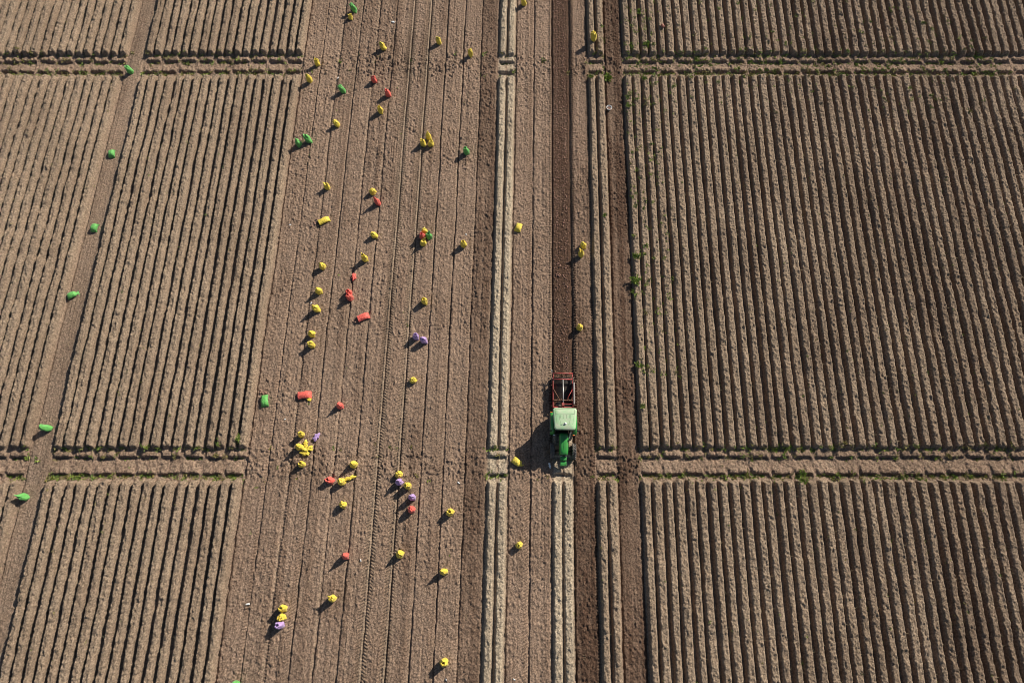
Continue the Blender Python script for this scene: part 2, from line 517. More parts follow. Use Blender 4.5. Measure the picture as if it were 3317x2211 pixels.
def soil_material():
    m, t, b = mat_new("field_soil")
    N = t.nodes.new
    L = t.links.new
    tc = N("ShaderNodeTexCoord")
    a = N("ShaderNodeAttribute")
    a.attribute_name = "soil"
    sp = N("ShaderNodeSeparateColor")
    L(a.outputs["Color"], sp.inputs[0])
    def mix(fac, c_a, c_b, blend='MIX'):
        x = N("ShaderNodeMix")
        x.data_type = 'RGBA'
        x.blend_type = blend
        for i, v in ((0, fac), (6, c_a), (7, c_b)):
            if isinstance(v, (int, float)): x.inputs[i].default_value = v
            elif isinstance(v, tuple): x.inputs[i].default_value = (*v, 1)
            else: L(v, x.inputs[i])
        return x.outputs[2]
    def nz(scale, detail=3, rough=0.55, vec=None, dist=0.0):
        x = N("ShaderNodeTexNoise")
        x.inputs["Scale"].default_value = scale
        x.inputs["Detail"].default_value = detail
        x.inputs["Roughness"].default_value = rough
        x.inputs["Distortion"].default_value = dist
        L(vec or tc.outputs["Object"], x.inputs["Vector"])
        return x.outputs["Fac"]
    def rng_(v, a0, a1, b0, b1):
        x = N("ShaderNodeMapRange")
        L(v, x.inputs[0])
        for i, q in enumerate((a0, a1, b0, b1)): x.inputs[i+1].default_value = q
        return x.outputs[0]
    def mul(x, y):
        k = N("ShaderNodeMath"); k.operation = 'MULTIPLY'
        for i, v in enumerate((x, y)):
            if isinstance(v, (int, float)): k.inputs[i].default_value = v
            else: L(v, k.inputs[i])
        return k.outputs[0]
    col = mix(sp.outputs[0], FLAT, RIDGE)
    col = mix(sp.outputs[2], col, PALE)
    col = mix(sp.outputs[1], col, FRESH)
    # broad tone changes over the field
    big = rng_(nz(0.16, 4), 0.3, 0.7, 0.90, 1.10)
    col = mix(1.0, col, big, 'MULTIPLY')
    hue = rng_(nz(1.3, 4), 0.35, 0.65, 0, 1)
    col = mix(mul(hue, 0.30), col, mix(1.0, col, (0.94, 1.02, 1.10), 'MULTIPLY'))
    # grain: crumbs, pits and bits of stubble
    g1 = rng_(nz(7.5, 4, 0.65), 0.30, 0.70, 0.46, 1.50)
    g2 = rng_(nz(19, 3, 0.7), 0.28, 0.72, 0.46, 1.52)
    col = mix(1.0, col, g1, 'MULTIPLY')
    col = mix(1.0, col, g2, 'MULTIPLY')
    mp = N("ShaderNodeMapping")
    mp.inputs["Scale"].default_value = (1.0, 0.45, 1.0)
    mp.inputs["Rotation"].default_value = (0, 0, 0.5)
    L(tc.outputs["Object"], mp.inputs["Vector"])
    st = rng_(nz(15, 2, 0.6, mp.outputs[0], 0.6), 0.60, 0.70, 0, 1)
    col = mix(mul(mul(st, a.outputs["Alpha"]), 0.75), col, STRAW)
    dk = rng_(nz(11, 2, 0.6, None, 0.4), 0.38, 0.30, 0, 1)
    col = mix(mul(dk, 0.55), col, (0.06, 0.042, 0.03))
    L(col, b.inputs["Base Color"])
    b.inputs["Roughness"].default_value = 0.95
    b.inputs["Specular IOR Level"].default_value = 0.15
    bn = N("ShaderNodeMath"); bn.operation = 'ADD'
    L(nz(9, 4, 0.65), bn.inputs[0]); L(mul(nz(28, 3, 0.6), 0.45), bn.inputs[1])
    bp = N("ShaderNodeBump")
    bp.inputs["Strength"].default_value = 1.0
    bp.inputs["Distance"].default_value = 0.075
    L(bn.outputs[0], bp.inputs["Height"])
    L(bp.outputs[0], b.inputs["Normal"])
    return m

FLAT = (0.275, 0.186, 0.128)
RIDGE = (0.280, 0.204, 0.139)
PALE = (0.42, 0.335, 0.235)
FRESH = (0.092, 0.052, 0.033)
STRAW = (0.50, 0.39, 0.26)
field = build_field()
field.data.materials.append(soil_material())
tag(field, kind="structure")

# ------------------------------------------------------------------ weeds
def weed_material(name, c):
    m, t, b = mat_new(name)
    tc = t.nodes.new("ShaderNodeTexCoord")
    nz = t.nodes.new("ShaderNodeTexNoise")
    nz.inputs["Scale"].default_value = 3.0
    nz.inputs["Detail"].default_value = 3
    t.links.new(tc.outputs["Object"], nz.inputs["Vector"])
    cr = t.nodes.new("ShaderNodeValToRGB")
    cr.color_ramp.elements[0].position = 0.35
    cr.color_ramp.elements[0].color = (*[v*0.65 for v in c], 1)
    cr.color_ramp.elements[1].position = 0.65
    cr.color_ramp.elements[1].color = (c[0]*1.5, c[1]*1.2, c[2], 1)
    t.links.new(nz.outputs["Fac"], cr.inputs[0])
    t.links.new(cr.outputs[0], b.inputs["Base Color"])
    b.inputs["Roughness"].default_value = 0.6
    return m
M['weed'] = weed_material("weed_leaf", (0.19, 0.29, 0.055))
M['weed_dull'] = weed_material("weed_dull", (0.22, 0.225, 0.08))
M['dry'] = simple("dry_stalk", (0.40, 0.31, 0.17), 0.9, var=0.3)

def tuft(bm, x, y, z, size, nb, mat, rn):
    for _ in range(nb):
        a = rn.uniform(0, 2*PI)
        ox, oy = rn.gauss(0, size*0.30), rn.gauss(0, size*0.30)
        l = size*rn.uniform(0.45, 1.0)
        up = rn.uniform(0.25, 0.9)
        dx, dy = math.cos(a), math.sin(a)
        wd = l*rn.uniform(0.12, 0.22)
        p0 = Vector((x + ox, y + oy, z - 0.02))
        p1 = p0 + Vector((dx*l*0.5, dy*l*0.5, l*up*0.65))
        p2 = p0 + Vector((dx*l, dy*l, l*up*0.5))
        sd_ = Vector((-dy, dx, 0))*wd
        v = [bm.verts.new(p) for p in (p0, p1 + sd_, p2, p1 - sd_)]
        bm.faces.new((v[0], v[1], v[2])).material_index = mat
        bm.faces.new((v[0], v[2], v[3])).material_index = mat

bm = bmesh.new()
wr = random.Random(3)
def scatter(count, fn, smin, smax, green):
    for _ in range(count):
        x, y = fn()
        tuft(bm, x, y, ground(x, y), wr.uniform(smin, smax), wr.randint(9, 16), 0 if wr.random() < green else 1, wr)
def harvested(x, y):
    i = int(math.floor((x - SK*y - B0)/BED))
    return not (i < -10 or -9 <= i <= -1 or i in (11, 16) or i >= 18)
def along(yc, spread, xa, xb):
    def f():
        while True:
            x = wr.uniform(xa, xb)
            y = yc + wr.gauss(0, spread)
            if not harvested(x, y) or wr.random() < 0.04: return x, y
    return f
for yc in (D2 - 0.02, D2 - 1.15, D2 + 0.7, D2 - 1.5):
    scatter(250, along(yc, 0.13, -46, 45), 0.12, 0.30, 0.4)
scatter(190, along(D2 - 0.5, 0.9, 8, 45), 0.12, 0.30, 0.6)
for yc, k in ((D1 + 0.05, 60), (D1 - 1.3, 170), (D1 + 0.72, 150), (D1 - 1.5, 90)):
    scatter(int(k*1.5), along(yc, 0.10, -37, 37), 0.12, 0.30, 0.5)
def over_rows(xa, xb, ya, yb):
    def f():
        while True:
            x, y = wr.uniform(xa, xb), wr.uniform(ya, yb)
            if not harvested(x, y): return x, y
    return f
scatter(380, over_rows(-44, -20, -8, 50), 0.05, 0.13, 0.2)
scatter(900, over_rows(9, 45, -8, 50), 0.05, 0.14, 0.5)
scatter(260, over_rows(9.4, 13, 14, 50), 0.10, 0.24, 0.9)
scatter(320, over_rows(8, 42, 38, 52), 0.10, 0.26, 0.85)
scatter(60, lambda: (wr.uniform(-19, 10), wr.uniform(-8, 50)), 0.05, 0.14, 0.7)
weeds = link("weeds", bm, [M['weed'], M['weed_dull']])
tag(weeds, "scattered low green and olive weeds along the ditch banks and ridges", "weeds", kind="stuff")

# dry stubble lying on the ridges
bm = bmesh.new()
for _ in range(14000):
    x, y = wr.uniform(-48, 47), wr.uniform(-9, 51)
    if harvested(x, y) and wr.random() > 0.15: continue
    if abs(x) > 32 + (y + 9)*0.29: continue
    a = wr.gauss(0.6, 0.9); l = wr.uniform(0.06, 0.22)
    p = Vector((x, y, ground(x, y) + 0.015)); q = p + Vector((math.cos(a)*l, math.sin(a)*l, wr.uniform(0, 0.05)))
    sdv = Vector((-math.sin(a), math.cos(a), 0))*wr.uniform(0.006, 0.013)
    v = [bm.verts.new(k) for k in (p - sdv, q - sdv*0.5, q + sdv*0.5, p + sdv)]
    bm.faces.new(v)
tag(link("stubble", bm, M['dry']), "dry straw stubble strewn over the ridges", "stubble", kind="stuff")

# the larger weed clumps one can pick out
CL = [
 (1965, 250, .50, 26, "largest bright green weed clump, in the upper cross ditch right of the dark dug strip"),
 (1914, 256, .30, 14, "smaller bright green weed clump beside the largest one at the upper cross ditch"),
 (2071, 48, .45, 22, "tall yellow-green weed clump on ridges near the top edge, left of a faded bag"),
 (2046, 152, .40, 20, "green weed clump at the ridge ends above the upper cross ditch, nearest the dark bed"),
 (2090, 148, .40, 20, "green weed clump above the upper cross ditch, second from the dark bed"),
 (2087, 262, .32, 14, "green weed clump at the ridge tops below the upper cross ditch on the right field"),
 (2031, 325, .26, 10, "small green weed on the first right ridge, level with the white tub"),
 (2034, 352, .26, 10, "small green weed on the first right ridge, just below the white tub's level"),
 (2058, 838, .36, 16, "green weed on the first right ridge, level with the yellow pair beside the strip"),
 (2059, 915, .46, 24, "long green weed patch on the first right ridge, below the yellow pair's level"),
 (2053, 948, .30, 14, "green weed at the furrow edge under the long weed patch on the first right ridge"),
 (1957, 705, .26, 10, "small green weed on the twin ridge between the two dark beds"),
 (2070, 1186, .34, 14, "green weed on the first right ridge, level with the digger's rear"),
 (2076, 1318, .26, 10, "small green weed on the first right ridge, level with the tractor roof"),
 (2507, 1452, .40, 18, "green weed clump at ridge ends above the lower cross ditch in the right field"),
 (2462, 1536, .40, 18, "green weed clump in the lower cross ditch of the right field, leftmost of three"),
 (2526, 1542, .40, 18, "green weed clump in the lower cross ditch of the right field, middle of three"),
 (2600, 1533, .42, 18, "green weed clump in the lower cross ditch of the right field, rightmost of three"),
 (2596, 1562, .36, 16, "green weed hanging into the furrow just below the rightmost ditch clump"),
 (746, 1543, .36, 16, "bright green weed at the right end of the left field's lower cross ditch"),
 (784, 1424, .38, 16, "olive weed clump at the last left ridge end above the lower cross ditch"),
 (474, 1538, .40, 18, "green weed clump midway along the left field's lower cross ditch"),
 (252, 1548, .42, 18, "green weed clump just right of the left track below the lower cross ditch"),
 (191, 1541, .34, 14, "olive weed clump nearest the left track in the lower cross ditch"),
 (3167, 186, .40, 18, "green weed clump above the upper cross ditch near the right edge"),
 (2255, 192, .36, 14, "green weed clump on the upper cross ditch's bank, left part of the right field"),
]
for i, (px, py, sz, nb_, lab) in enumerate(CL):
    x, y = at(px, py, 0.1)
    z = ground(x, y)
    b2 = bmesh.new()
    r2 = random.Random(100 + i)
    for _ in range(3):
        tuft(b2, r2.gauss(0, sz*.22), r2.gauss(0, sz*.22), 0, sz*r2.uniform(.55, .85), nb_ + 12, 0, r2)
    o = link("weed_clump", b2, M['weed'], loc=(x, y, z))
    tag(o, lab, "weed", "larger green weed clumps")

# ------------------------------------------------------------------ sacks
def standing(h, r, style, lx, ly, seed, rz):
    """full net sack on end -> (body, mouth) ring lists"""
    q = random.Random(seed)
    n_ = 28
    ph1, ph2, ph3, ph4 = [q.uniform(0, 2*PI) for _ in range(4)]
    kf = q.choice((5, 6, 7))
    corner = q.uniform(-1.4, 0.2)
    ell = q.uniform(0.88, 1.0)
    top = {'open': [(0.72, .90), (0.80, .80), (0.88, .70), (0.95, .64), (1.0, .56), (0.985, .44), (0.92, .36), (0.80, .30), (0.70, .10)],
           'peak': [(0.72, .86), (0.80, .68), (0.87, .48), (0.95, .32), (1.06, .21), (1.16, .13), (1.18, .02)],
           'fold': [(0.74, .93), (0.84, .84), (0.90, .72), (0.93, .56), (0.90, .42), (0.94, .28), (0.97, .14), (0.95, .02)],
           'ears': [(0.72, .92), (0.82, .80), (0.90, .68), (0.97, .62), (1.02, .60), (0.96, .40), (0.90, .22), (0.87, .03)],
           'round': [(0.70, .95), (0.80, .86), (0.88, .72), (0.94, .54), (0.97, .34), (0.985, .16), (0.98, .02)]}[style]
    low = [(0.0, .80), (0.03, .96), (0.12, 1.06), (0.28, 1.10), (0.44, 1.08), (0.58, 1.0)]
    def ring(t, rr, fold, ear):
        pts = []
        for k in range(n_):
            a = 2*PI*k/n_
            lump = 0.07*math.sin(3*a + ph1 + 5*t) + 0.045*math.sin(5*a + ph2 - 9*t) + 0.06*math.sin(2*a + ph3 + 6*t)
            f = 1 + lump + fold*math.sin(kf*a + ph4 + 2.5*t)*0.34
            if t < 0.13:
                da = (a - corner + PI) % (2*PI) - PI
                f += 0.5*math.exp(-(da/0.26)**2)*(1 - t/0.13*0.6)
            if ear:
                for e0 in (ph2, ph2 + PI*0.95):
                    da = (a - e0 + PI) % (2*PI) - PI
                    f += ear*math.exp(-(da/0.30)**2)
            zz = t*h + fold*0.10*h*math.sin(2*a + ph1) + fold*0.05*h*math.sin(kf*a + ph1)
            if ear:
                for e0 in (ph2, ph2 + PI*0.95):
                    da = (a - e0 + PI) % (2*PI) - PI
                    zz += ear*0.16*math.exp(-(da/0.35)**2)
            x = r*rr*f*math.cos(a)
            y_ = r*rr*f*math.sin(a)*ell
            cr_, sr_ = math.cos(rz), math.sin(rz)
            x, y_ = x*cr_ - y_*sr_, x*sr_ + y_*cr_
            tt = max(t, 0)**1.35
            pts.append(Vector((x + lx*tt, y_ + ly*tt, max(zz, 0.0))))
        return pts
    body = [ring(t, rr, 0.1*t, 0) for t, rr in low] + [ring(*top[0], 0.18, 0)]
    mouth = [ring(*top[0], 0.18, 0)]
    for i, (t, rr) in enumerate(top[1:]):
        fo = 0.35 + 0.5*i/len(top)
        er = 0.0
        if style == 'ears' and i in (1, 2, 3): er = (0.35, 0.75, 0.95)[i-1]
        if style == 'peak' and i in (2, 3, 4, 5): er = 0.5
        mouth.append(ring(t, rr, fo, er))
    return body, mouth

def lying(L, wd, ht, seed, open_end, tail):
    """sack on its side along +x (mouth at +x)"""
    q = random.Random(seed)
    n_ = 24
    ph = [q.uniform(0, 2*PI) for _ in range(4)]
    st = [(-.5, 1.02, .10), (-.47, 1.05, .30), (-.40, 1.0, .70), (-.28, 1.0, .95), (-.1, 1.04, 1.0), (.1, 1.0, 1.0), (.26, .96, .93)]
    def sec(sx, ww, hh, fold=0.05):
        pts = []
        for k in range(n_):
            a = 2*PI*k/n_
            f = 1 + 0.05*math.sin(3*a + ph[0] + 9*sx) + 0.04*math.sin(5*a + ph[1] - 12*sx) + fold*math.sin(7*a + ph[2])
            cx = math.copysign(abs(math.cos(a))**0.8, math.cos(a))
            yy = ww*wd*f*cx
            zz = hh*ht*(0.5 + 0.5*f*math.sin(a))
            pts.append(Vector((sx*L, yy, max(zz, 0.0))))
        return pts
    body = [sec(*v) for v in st]
    if open_end:
        mo = [(.26, .96, .93), (.36, .98, .88), (.45, 1.05, .86), (.50, 1.10, .84), (.49, .98, .74), (.40, .88, .70), (.30, .5, .5)]
    elif tail:
        mo = [(.26, .96, .93), (.36, .74, .72), (.42, .46, .46), (.46, .38, .34), (.54, .62, .22), (.62, .95, .16), (.63, .9, .06)]
    else:
        mo = [(.26, .96, .93), (.38, .94, .72), (.47, .98, .34), (.52, 1.0, .10)]
    mouth = [sec(*v, 0.08) for v in mo]
    return body, mouth

def crumpled(sx, sy, sz, seed, hole):
    """limp, mostly empty net bag: one folded skin"""
    q = random.Random(seed)
    b2 = bmesh.new()
    nu, nv_ = 30, 14
    ph = [q.uniform(0, 2*PI) for _ in range(8)]
    rings = []
    for j in range(1, nv_):
        tj = j/nv_
        pts = []
        for k in range(nu):
            a = 2*PI*k/nu
            zz = math.cos(PI*tj)
            rr = math.sin(PI*tj)**0.7
            f = 1 + 0.30*math.sin(2*a + ph[0]) + 0.24*math.sin(5*a + ph[1] + 3*tj) + 0.14*abs(math.sin(4*a + ph[2] + 8*tj)) - 0.1
            fold = 0.30*math.sin(6*a + ph[3] + 5*tj) + 0.26*math.sin(3*a + ph[4] - 7*tj) + 0.18*math.sin(9*a + ph[5])
            z = 0.5 + 0.5*zz*(1 + 0.5*fold*rr)
            if hole and tj < 0.45:
                z -= 0.9*(0.45 - tj)/0.45*0.5
            pts.append(Vector((sx*rr*f*math.cos(a), sy*rr*f*math.sin(a), max(sz*z*1.15, 0.004 if tj > .5 else 0.02))))
        rings.append(pts)
    rings_mesh(b2, rings)
    return b2

SN = {'yellow': 'yellow', 'red': 'red', 'green': 'green', 'purple': 'purple'}
SACKS = [
 # colour, style, px, py, height, radius, lean x, lean y, label
 ('green','fold',1151,40,.82,.24,-.24,.10,"green sack leaning left near the top edge, behind a squat yellow sack"),
 ('yellow','ears',1137,64,.40,.22,.02,.05,"squat half-empty yellow sack just below a leaning green sack near the top edge"),
 ('yellow','round',1244,161,.78,.25,-.16,.02,"yellow sack with closed rounded top, left of the tyre tracks above the upper cross ditch"),
 ('yellow','open',1031,213,.74,.24,-.02,.0,"yellow sack with dark open mouth and loose flap, in line with the upper cross ditch"),
 ('yellow','fold',1007,267,.86,.24,-.08,.0,"tall yellow sack beside the last left ridge, just below the upper cross ditch"),
 ('red','round',1214,267,.66,.25,-.02,.0,"round red sack below the upper cross ditch line, upper of the two red sacks there"),
 ('green','fold',1114,300,.76,.24,-.22,.05,"green sack leaning left, below the upper cross ditch and left of two red sacks"),
 ('red','open',1260,312,.74,.24,-.12,.02,"red sack with coiled open top beside the tyre tracks, just above a yellow sack"),
 ('yellow','open',1235,366,.74,.24,-.04,.0,"yellow sack with open mouth beside the tyre tracks, just below a coiled red sack"),
 ('yellow','round',1095,409,.66,.25,-.16,.02,"orange-yellow sack leaning left, standing alone above the pair of green sacks"),
 ('green','peak',972,472,.74,.25,-.08,.0,"green sack with peaked top, left one of a pair beside the left ridges"),
 ('green','open',1004,460,.86,.26,-.20,.02,"green sack with dark open mouth, right one of a pair beside the left ridges"),
 ('yellow','ears',1062,611,.58,.25,.0,.02,"short yellow sack with notched top, above the lying yellow sack that spills tubers"),
 ('yellow','round',1210,627,.58,.27,-.04,.0,"round yellow sack just above a tall narrow red sack"),
 ('red','peak',1227,662,.88,.24,-.16,.02,"tall narrow red sack beside the tyre tracks, just below a round yellow sack"),
 ('yellow','round',1216,767,.62,.26,-.14,.0,"yellow sack leaning left beside the tyre tracks, between a tall red and ragged yellow sack"),
 ('yellow','ears',1185,844,.80,.25,-.04,.02,"yellow sack with ragged two-pointed top, just above a crumpled red bag"),
 ('yellow','round',1048,868,.68,.25,-.02,.02,"smooth-topped yellow sack standing left of the crumpled red bag"),
 ('yellow','peak',1037,947,.70,.26,-.06,.0,"yellow sack with a bright upright fold, left of two touching red sacks"),
 ('red','open',1133,952,.60,.27,-.02,.0,"red sack with wide rolled top, rear one of two touching red sacks"),
 ('red','open',1137,968,.78,.25,-.10,.0,"tall red sack with rolled rim, front one of two touching red sacks"),
 ('yellow','peak',1030,1005,.78,.27,-.14,.02,"egg-shaped yellow sack with dark tip, left of an open red sack lying down"),
 ('yellow','peak',1014,1085,.64,.26,-.06,.0,"yellow sack with twisted pale top, rear one of a close yellow pair at left"),
 ('yellow','fold',1013,1120,.74,.26,-.04,.0,"yellow sack with square folded top, front one of a close yellow pair at left"),
 ('yellow','fold',1423,143,.74,.24,-.08,.0,"yellow sack with flat top just right of the tyre tracks above the upper cross ditch"),
 ('yellow','fold',1525,183,.80,.23,-.02,.0,"yellow sack with flat top left of the pale twin ridge, above the upper cross ditch"),
 ('yellow','fold',1697,17,.74,.24,-.10,.0,"yellow sack cut by the top edge, between the pale twin ridge and dark dug strip"),
 ('yellow','fold',1921,140,.90,.29,-.14,.04,"tall bent yellow sack perched on the ridges right of the dark dug strip"),
 ('yellow','round',1377,756,.66,.24,-.02,.0,"yellow sack at the back of a four-sack cluster of yellow, red and green"),
 ('red','open',1371,773,.78,.24,-.04,.0,"red sack with open mouth inside the mixed four-sack cluster"),
 ('green','ears',1392,771,.66,.25,-.04,.0,"green sack with pointed corners inside the mixed four-sack cluster"),
 ('yellow','ears',1371,792,.56,.26,.08,.02,"yellow sack with pointed left corner at the front of the mixed four-sack cluster"),
 ('yellow','open',1503,797,.74,.25,-.04,.0,"yellow sack with hole in its top, alone between the mixed cluster and pale twin ridge"),
 ('yellow','open',1376,980,.68,.27,.0,.0,"yellow sack with wide open ring mouth, alone above the pair of purple sacks"),
 ('yellow','fold',1888,801,.58,.26,-.02,.0,"round yellow sack, rear one of a touching pair right of the dark dug strip"),
 ('yellow','ears',1882,829,.72,.23,-.06,.03,"yellow sack with pointed top, front one of a touching pair right of the dug strip"),
 ('yellow','fold',1876,1066,.70,.25,-.02,.0,"yellow sack standing alone right of the dark dug strip, nearest behind the digger"),
 ('purple','open',1348,1094,.72,.25,.04,.0,"purple sack with open ring mouth, left one of a touching purple pair"),
 ('purple','round',1375,1106,.74,.27,-.06,.0,"purple sack with closed lumpy top, right one of a touching purple pair"),
 ('yellow','fold',1339,1233,.46,.26,.04,.0,"short round yellow sack standing alone below the pair of purple sacks"),
 ('yellow','peak',1390,453,.86,.24,-.04,.04,"yellow sack with tall peak at the back of an all-yellow trio"),
 ('yellow','open',1373,472,.74,.24,-.08,.0,"yellow sack with open mouth at the front left of an all-yellow trio"),
 ('yellow','ears',1397,473,.56,.26,.04,.0,"squarish yellow sack at the front right of an all-yellow trio"),
 ('green','open',1512,499,.74,.25,-.08,.0,"green sack with dark mouth and flap, alone right of the all-yellow trio"),
 ('red','peak',1104,1315,.68,.25,-.04,.0,"red sack with pinched top standing alone, right of a lying red sack"),
 ('yellow','fold',979,1409,.78,.24,.08,.02,"yellow sack with two-lobed top standing left of a crumpled purple bag"),
 ('yellow','peak',974,1449,.78,.26,-.02,.0,"yellow sack with pointed tip at the left side of the empty yellow bag heap"),
 ('yellow','open',981,1505,.68,.25,.0,.02,"yellow sack with pinched open top just below the empty yellow bag heap"),
 ('yellow','peak',1149,1505,.72,.27,-.06,.03,"yellow sack with pointed top at the lower cross ditch line, above a crumpled yellow bag"),
 ('red','open',1075,1556,.60,.26,-.22,.0,"squat red sack tipped to the left, beside a swirled yellow sack"),
 ('yellow','fold',1110,1561,.64,.27,-.06,.02,"yellow sack with swirled top between a tipped red sack and a crumpled yellow bag"),
 ('yellow','fold',1114,1635,.60,.26,.0,.0,"yellow sack with flat folded top, standing alone below a tipped red sack"),
 ('yellow','round',1294,1537,.56,.27,.0,.0,"yellow sack just behind a purple sack beside the tyre tracks"),
 ('purple','peak',1294,1562,.76,.26,.04,.0,"purple sack with pale folds beside the tyre tracks, just in front of a yellow sack"),
 ('yellow','fold',1324,1574,.80,.26,-.06,.0,"yellow sack with crinkled flat top standing between two purple sacks"),
 ('purple','peak',1338,1611,.84,.25,-.04,.0,"purple sack with twisted pale top, just behind a round red sack"),
 ('red','round',1335,1650,.72,.26,-.02,.0,"round red sack just in front of a twisted purple sack"),
 ('yellow','open',1459,1659,.66,.28,-.02,.0,"yellow sack with small dark hole, alone right of the red and purple sacks"),
 ('yellow','peak',1298,1794,.72,.27,-.02,.02,"yellow sack with small tip right of the tyre tracks, level with a pointed red sack"),
 ('yellow','peak',1441,1851,.78,.25,-.16,.05,"yellow sack with long pointed corner in the lower middle, left of the pale twin ridge"),
 ('yellow','fold',1681,1765,.56,.25,.03,.0,"round yellow sack right of the pale twin ridge, in front of the tractor"),
 ('yellow','open',1440,2142,.80,.28,-.02,.0,"yellow sack with round dark mouth standing nearest to the bottom edge"),
 ('red','peak',1122,1800,.84,.24,.02,.05,"pointed red sack standing just left of the tyre tracks, nearest red one to the bottom"),
 ('yellow','ears',1079,1936,.74,.26,.04,.0,"yellow sack with three-cornered top, alone between a pointed red sack and a line of three"),
 ('yellow','open',921,1968,.78,.27,.0,.02,"yellow sack with dark slit mouth, rear one of a line of three at lower left"),
 ('yellow','fold',917,1998,.70,.27,.0,.0,"yellow sack with crinkled top, middle one of a line of three at lower left"),
 ('purple','open',911,2022,.82,.28,-.02,.0,"purple sack with round rolled mouth, front one of a line of three at lower left"),
 ('green','ears',767,2213,.72,.25,.0,.0,"bright green sack cut off by the bottom edge"),
 ('green','open',427,236,.74,.25,-.12,.03,"green sack with pale open mouth where the left track meets the upper cross ditch"),
 ('green','round',161,1389,.70,.27,-.26,.06,"green sack leaning left in the left track, just above the lower cross ditch"),
 ('green','peak',87,1610,.66,.26,-.24,.04,"green sack leaning left in the left track, just below the lower cross ditch"),
]
SG = {'yellow': "yellow net sacks of potatoes", 'red': "red net sacks of potatoes", 'green': "green net sacks of potatoes", 'purple': "purple net sacks of potatoes"}
for i, (c, style, px, py, h, r, lx, ly, lab) in enumerate(SACKS):
    x, y = at(px, py, 0.05)
    z = ground(x, y, 0.18) - 0.02
    if px == 1921: z = ground(x, y, 0.2, 'max') - 0.05
    root = empty("potato_sack", (x, y, z))
    tag(root, lab, "sack", SG[c])
    h *= 1.05; r *= 0.92
    body, mouth = standing(h, r, style, lx, ly, 500 + i, rnd.uniform(-0.6, 0.6))
    b2 = bmesh.new(); rings_mesh(b2, body, True, False); link("sack_body", b2, M[c], root)
    b2 = bmesh.new(); rings_mesh(b2, mouth, False, True); link("sack_mouth", b2, M[c], root)

LY = [ # colour, centre px, py, direction of the mouth in the picture (dx, dy up), L, w, h, open, tail, label
 ('yellow',1051,717,-165,-88,.95,.25,.32,True,False,"open yellow sack lying on its side, tubers spilling from its lower left mouth"),
 ('red',1178,1028,-205,-95,.95,.26,.32,True,False,"open red sack lying on its side beside the tyre tracks, tubers at its mouth"),
 ('yellow',1680,739,45,140,.80,.25,.34,False,False,"yellow sack lying on its side just right of the pale twin ridge"),
 ('green',860,1300,-10,60,.86,.26,.32,True,False,"green sack lying beside the left ridges, tubers spilled above its mouth"),
 ('red',988,1280,-60,-8,1.0,.27,.34,True,False,"red sack lying open with its mouth to the left, a small yellow bag against it"),
 ('yellow',1675,1497,70,-52,.82,.24,.36,False,True,"plump yellow sack lying at the edge of the tractor's shadow with fishtail neck"),
 ('green',365,500,-6,55,.74,.25,.40,False,False,"green sack lying in the left track, first one below the upper cross ditch"),
 ('green',310,740,4,55,.74,.25,.42,False,False,"green sack lying in the left track, second one below the upper cross ditch"),
 ('green',236,957,62,34,.82,.24,.36,False,True,"green sack lying aslant in the left track with its pale neck to the upper right"),
]
for i, (c, px, py, dx, dy, L_, wd, ht, op, tl, lab) in enumerate(LY):
    x, y = at(px, py, 0.12)
    rz = math.atan2(dy, dx)
    z = ground(x, y, 0.25) - 0.02
    root = empty("potato_sack", (x, y, z), rz)
    tag(root, lab, "sack", SG[c])
    body, mouth = lying(L_, wd, ht, 700 + i, op, tl)
    b2 = bmesh.new(); rings_mesh(b2, body, True, False); link("sack_body", b2, M[c], root)
    b2 = bmesh.new(); rings_mesh(b2, mouth, False, True); link("sack_mouth", b2, M[c], root)

CR = [ # limp bags
 ('red',1148,900,.30,.19,.20,False,62,"crumpled half-empty red bag lying above two touching red sacks"),
 ('yellow',1003,1294,.22,.13,.12,False,15,"small crumpled yellow bag against the side of a lying red sack"),
 ('purple',1026,1416,.28,.22,.20,False,35,"crumpled nearly empty purple bag right of a two-lobed yellow sack"),
 ('yellow',992,1437,.22,.20,.18,False,50,"flattened yellow bag at the top of the empty yellow bag heap"),
 ('yellow',1001,1454,.30,.26,.34,True,10,"open yellow bag with a dark hollow on the right of the yellow bag heap"),
 ('yellow',986,1455,.20,.24,.24,False,80,"creased yellow bag in the middle of the empty yellow bag heap"),
 ('yellow',990,1469,.34,.16,.16,False,-20,"creased yellow bag along the lower edge of the empty yellow bag heap"),
 ('yellow',1134,1549,.36,.18,.18,False,25,"crumpled yellow bag lying flat, right of a swirled yellow sack"),
 ('faded',2143,99,.17,.15,.24,False,0,"small faded red bag on the ridges near the top edge of the right field"),
]
for i, (c, px, py, sx, sy, sz, hole, rz, lab) in enumerate(CR):
    x, y = at(px, py, 0.06)
    b2 = crumpled(sx, sy, sz, 900 + i*7, hole)
    o = link("net_bag", b2, M[c], loc=(x, y, ground(x, y, 0.1) - 0.01))
    o.rotation_euler = (0, 0, R(rz))
    tag(o, lab, "bag", "limp net bags")

# ------------------------------------------------------------------ white tub
tx, ty = at(1972.5, 352, 0.2)
tub = empty("tub", (tx, ty, ground(tx, ty, 0.15) - 0.01))
tag(tub, "round white rimmed tub of potatoes on the dark bed right of the dug strip", "tub")
b2 = bmesh.new()
lathe(b2, [(0.0, 0), (.16, 0), (.17, .02), (.215, .20), (.205, .20), (.16, .03), (0.0, .03)], n=28)
link("basin", b2, M['white'], tub)
b2 = bmesh.new()
lathe(b2, [(.217, .19), (.245, .195), (.25, .21), (.24, .222), (.20, .215), (.207, .19)], n=28, closed=True)
link("rim", b2, M['white'], tub)

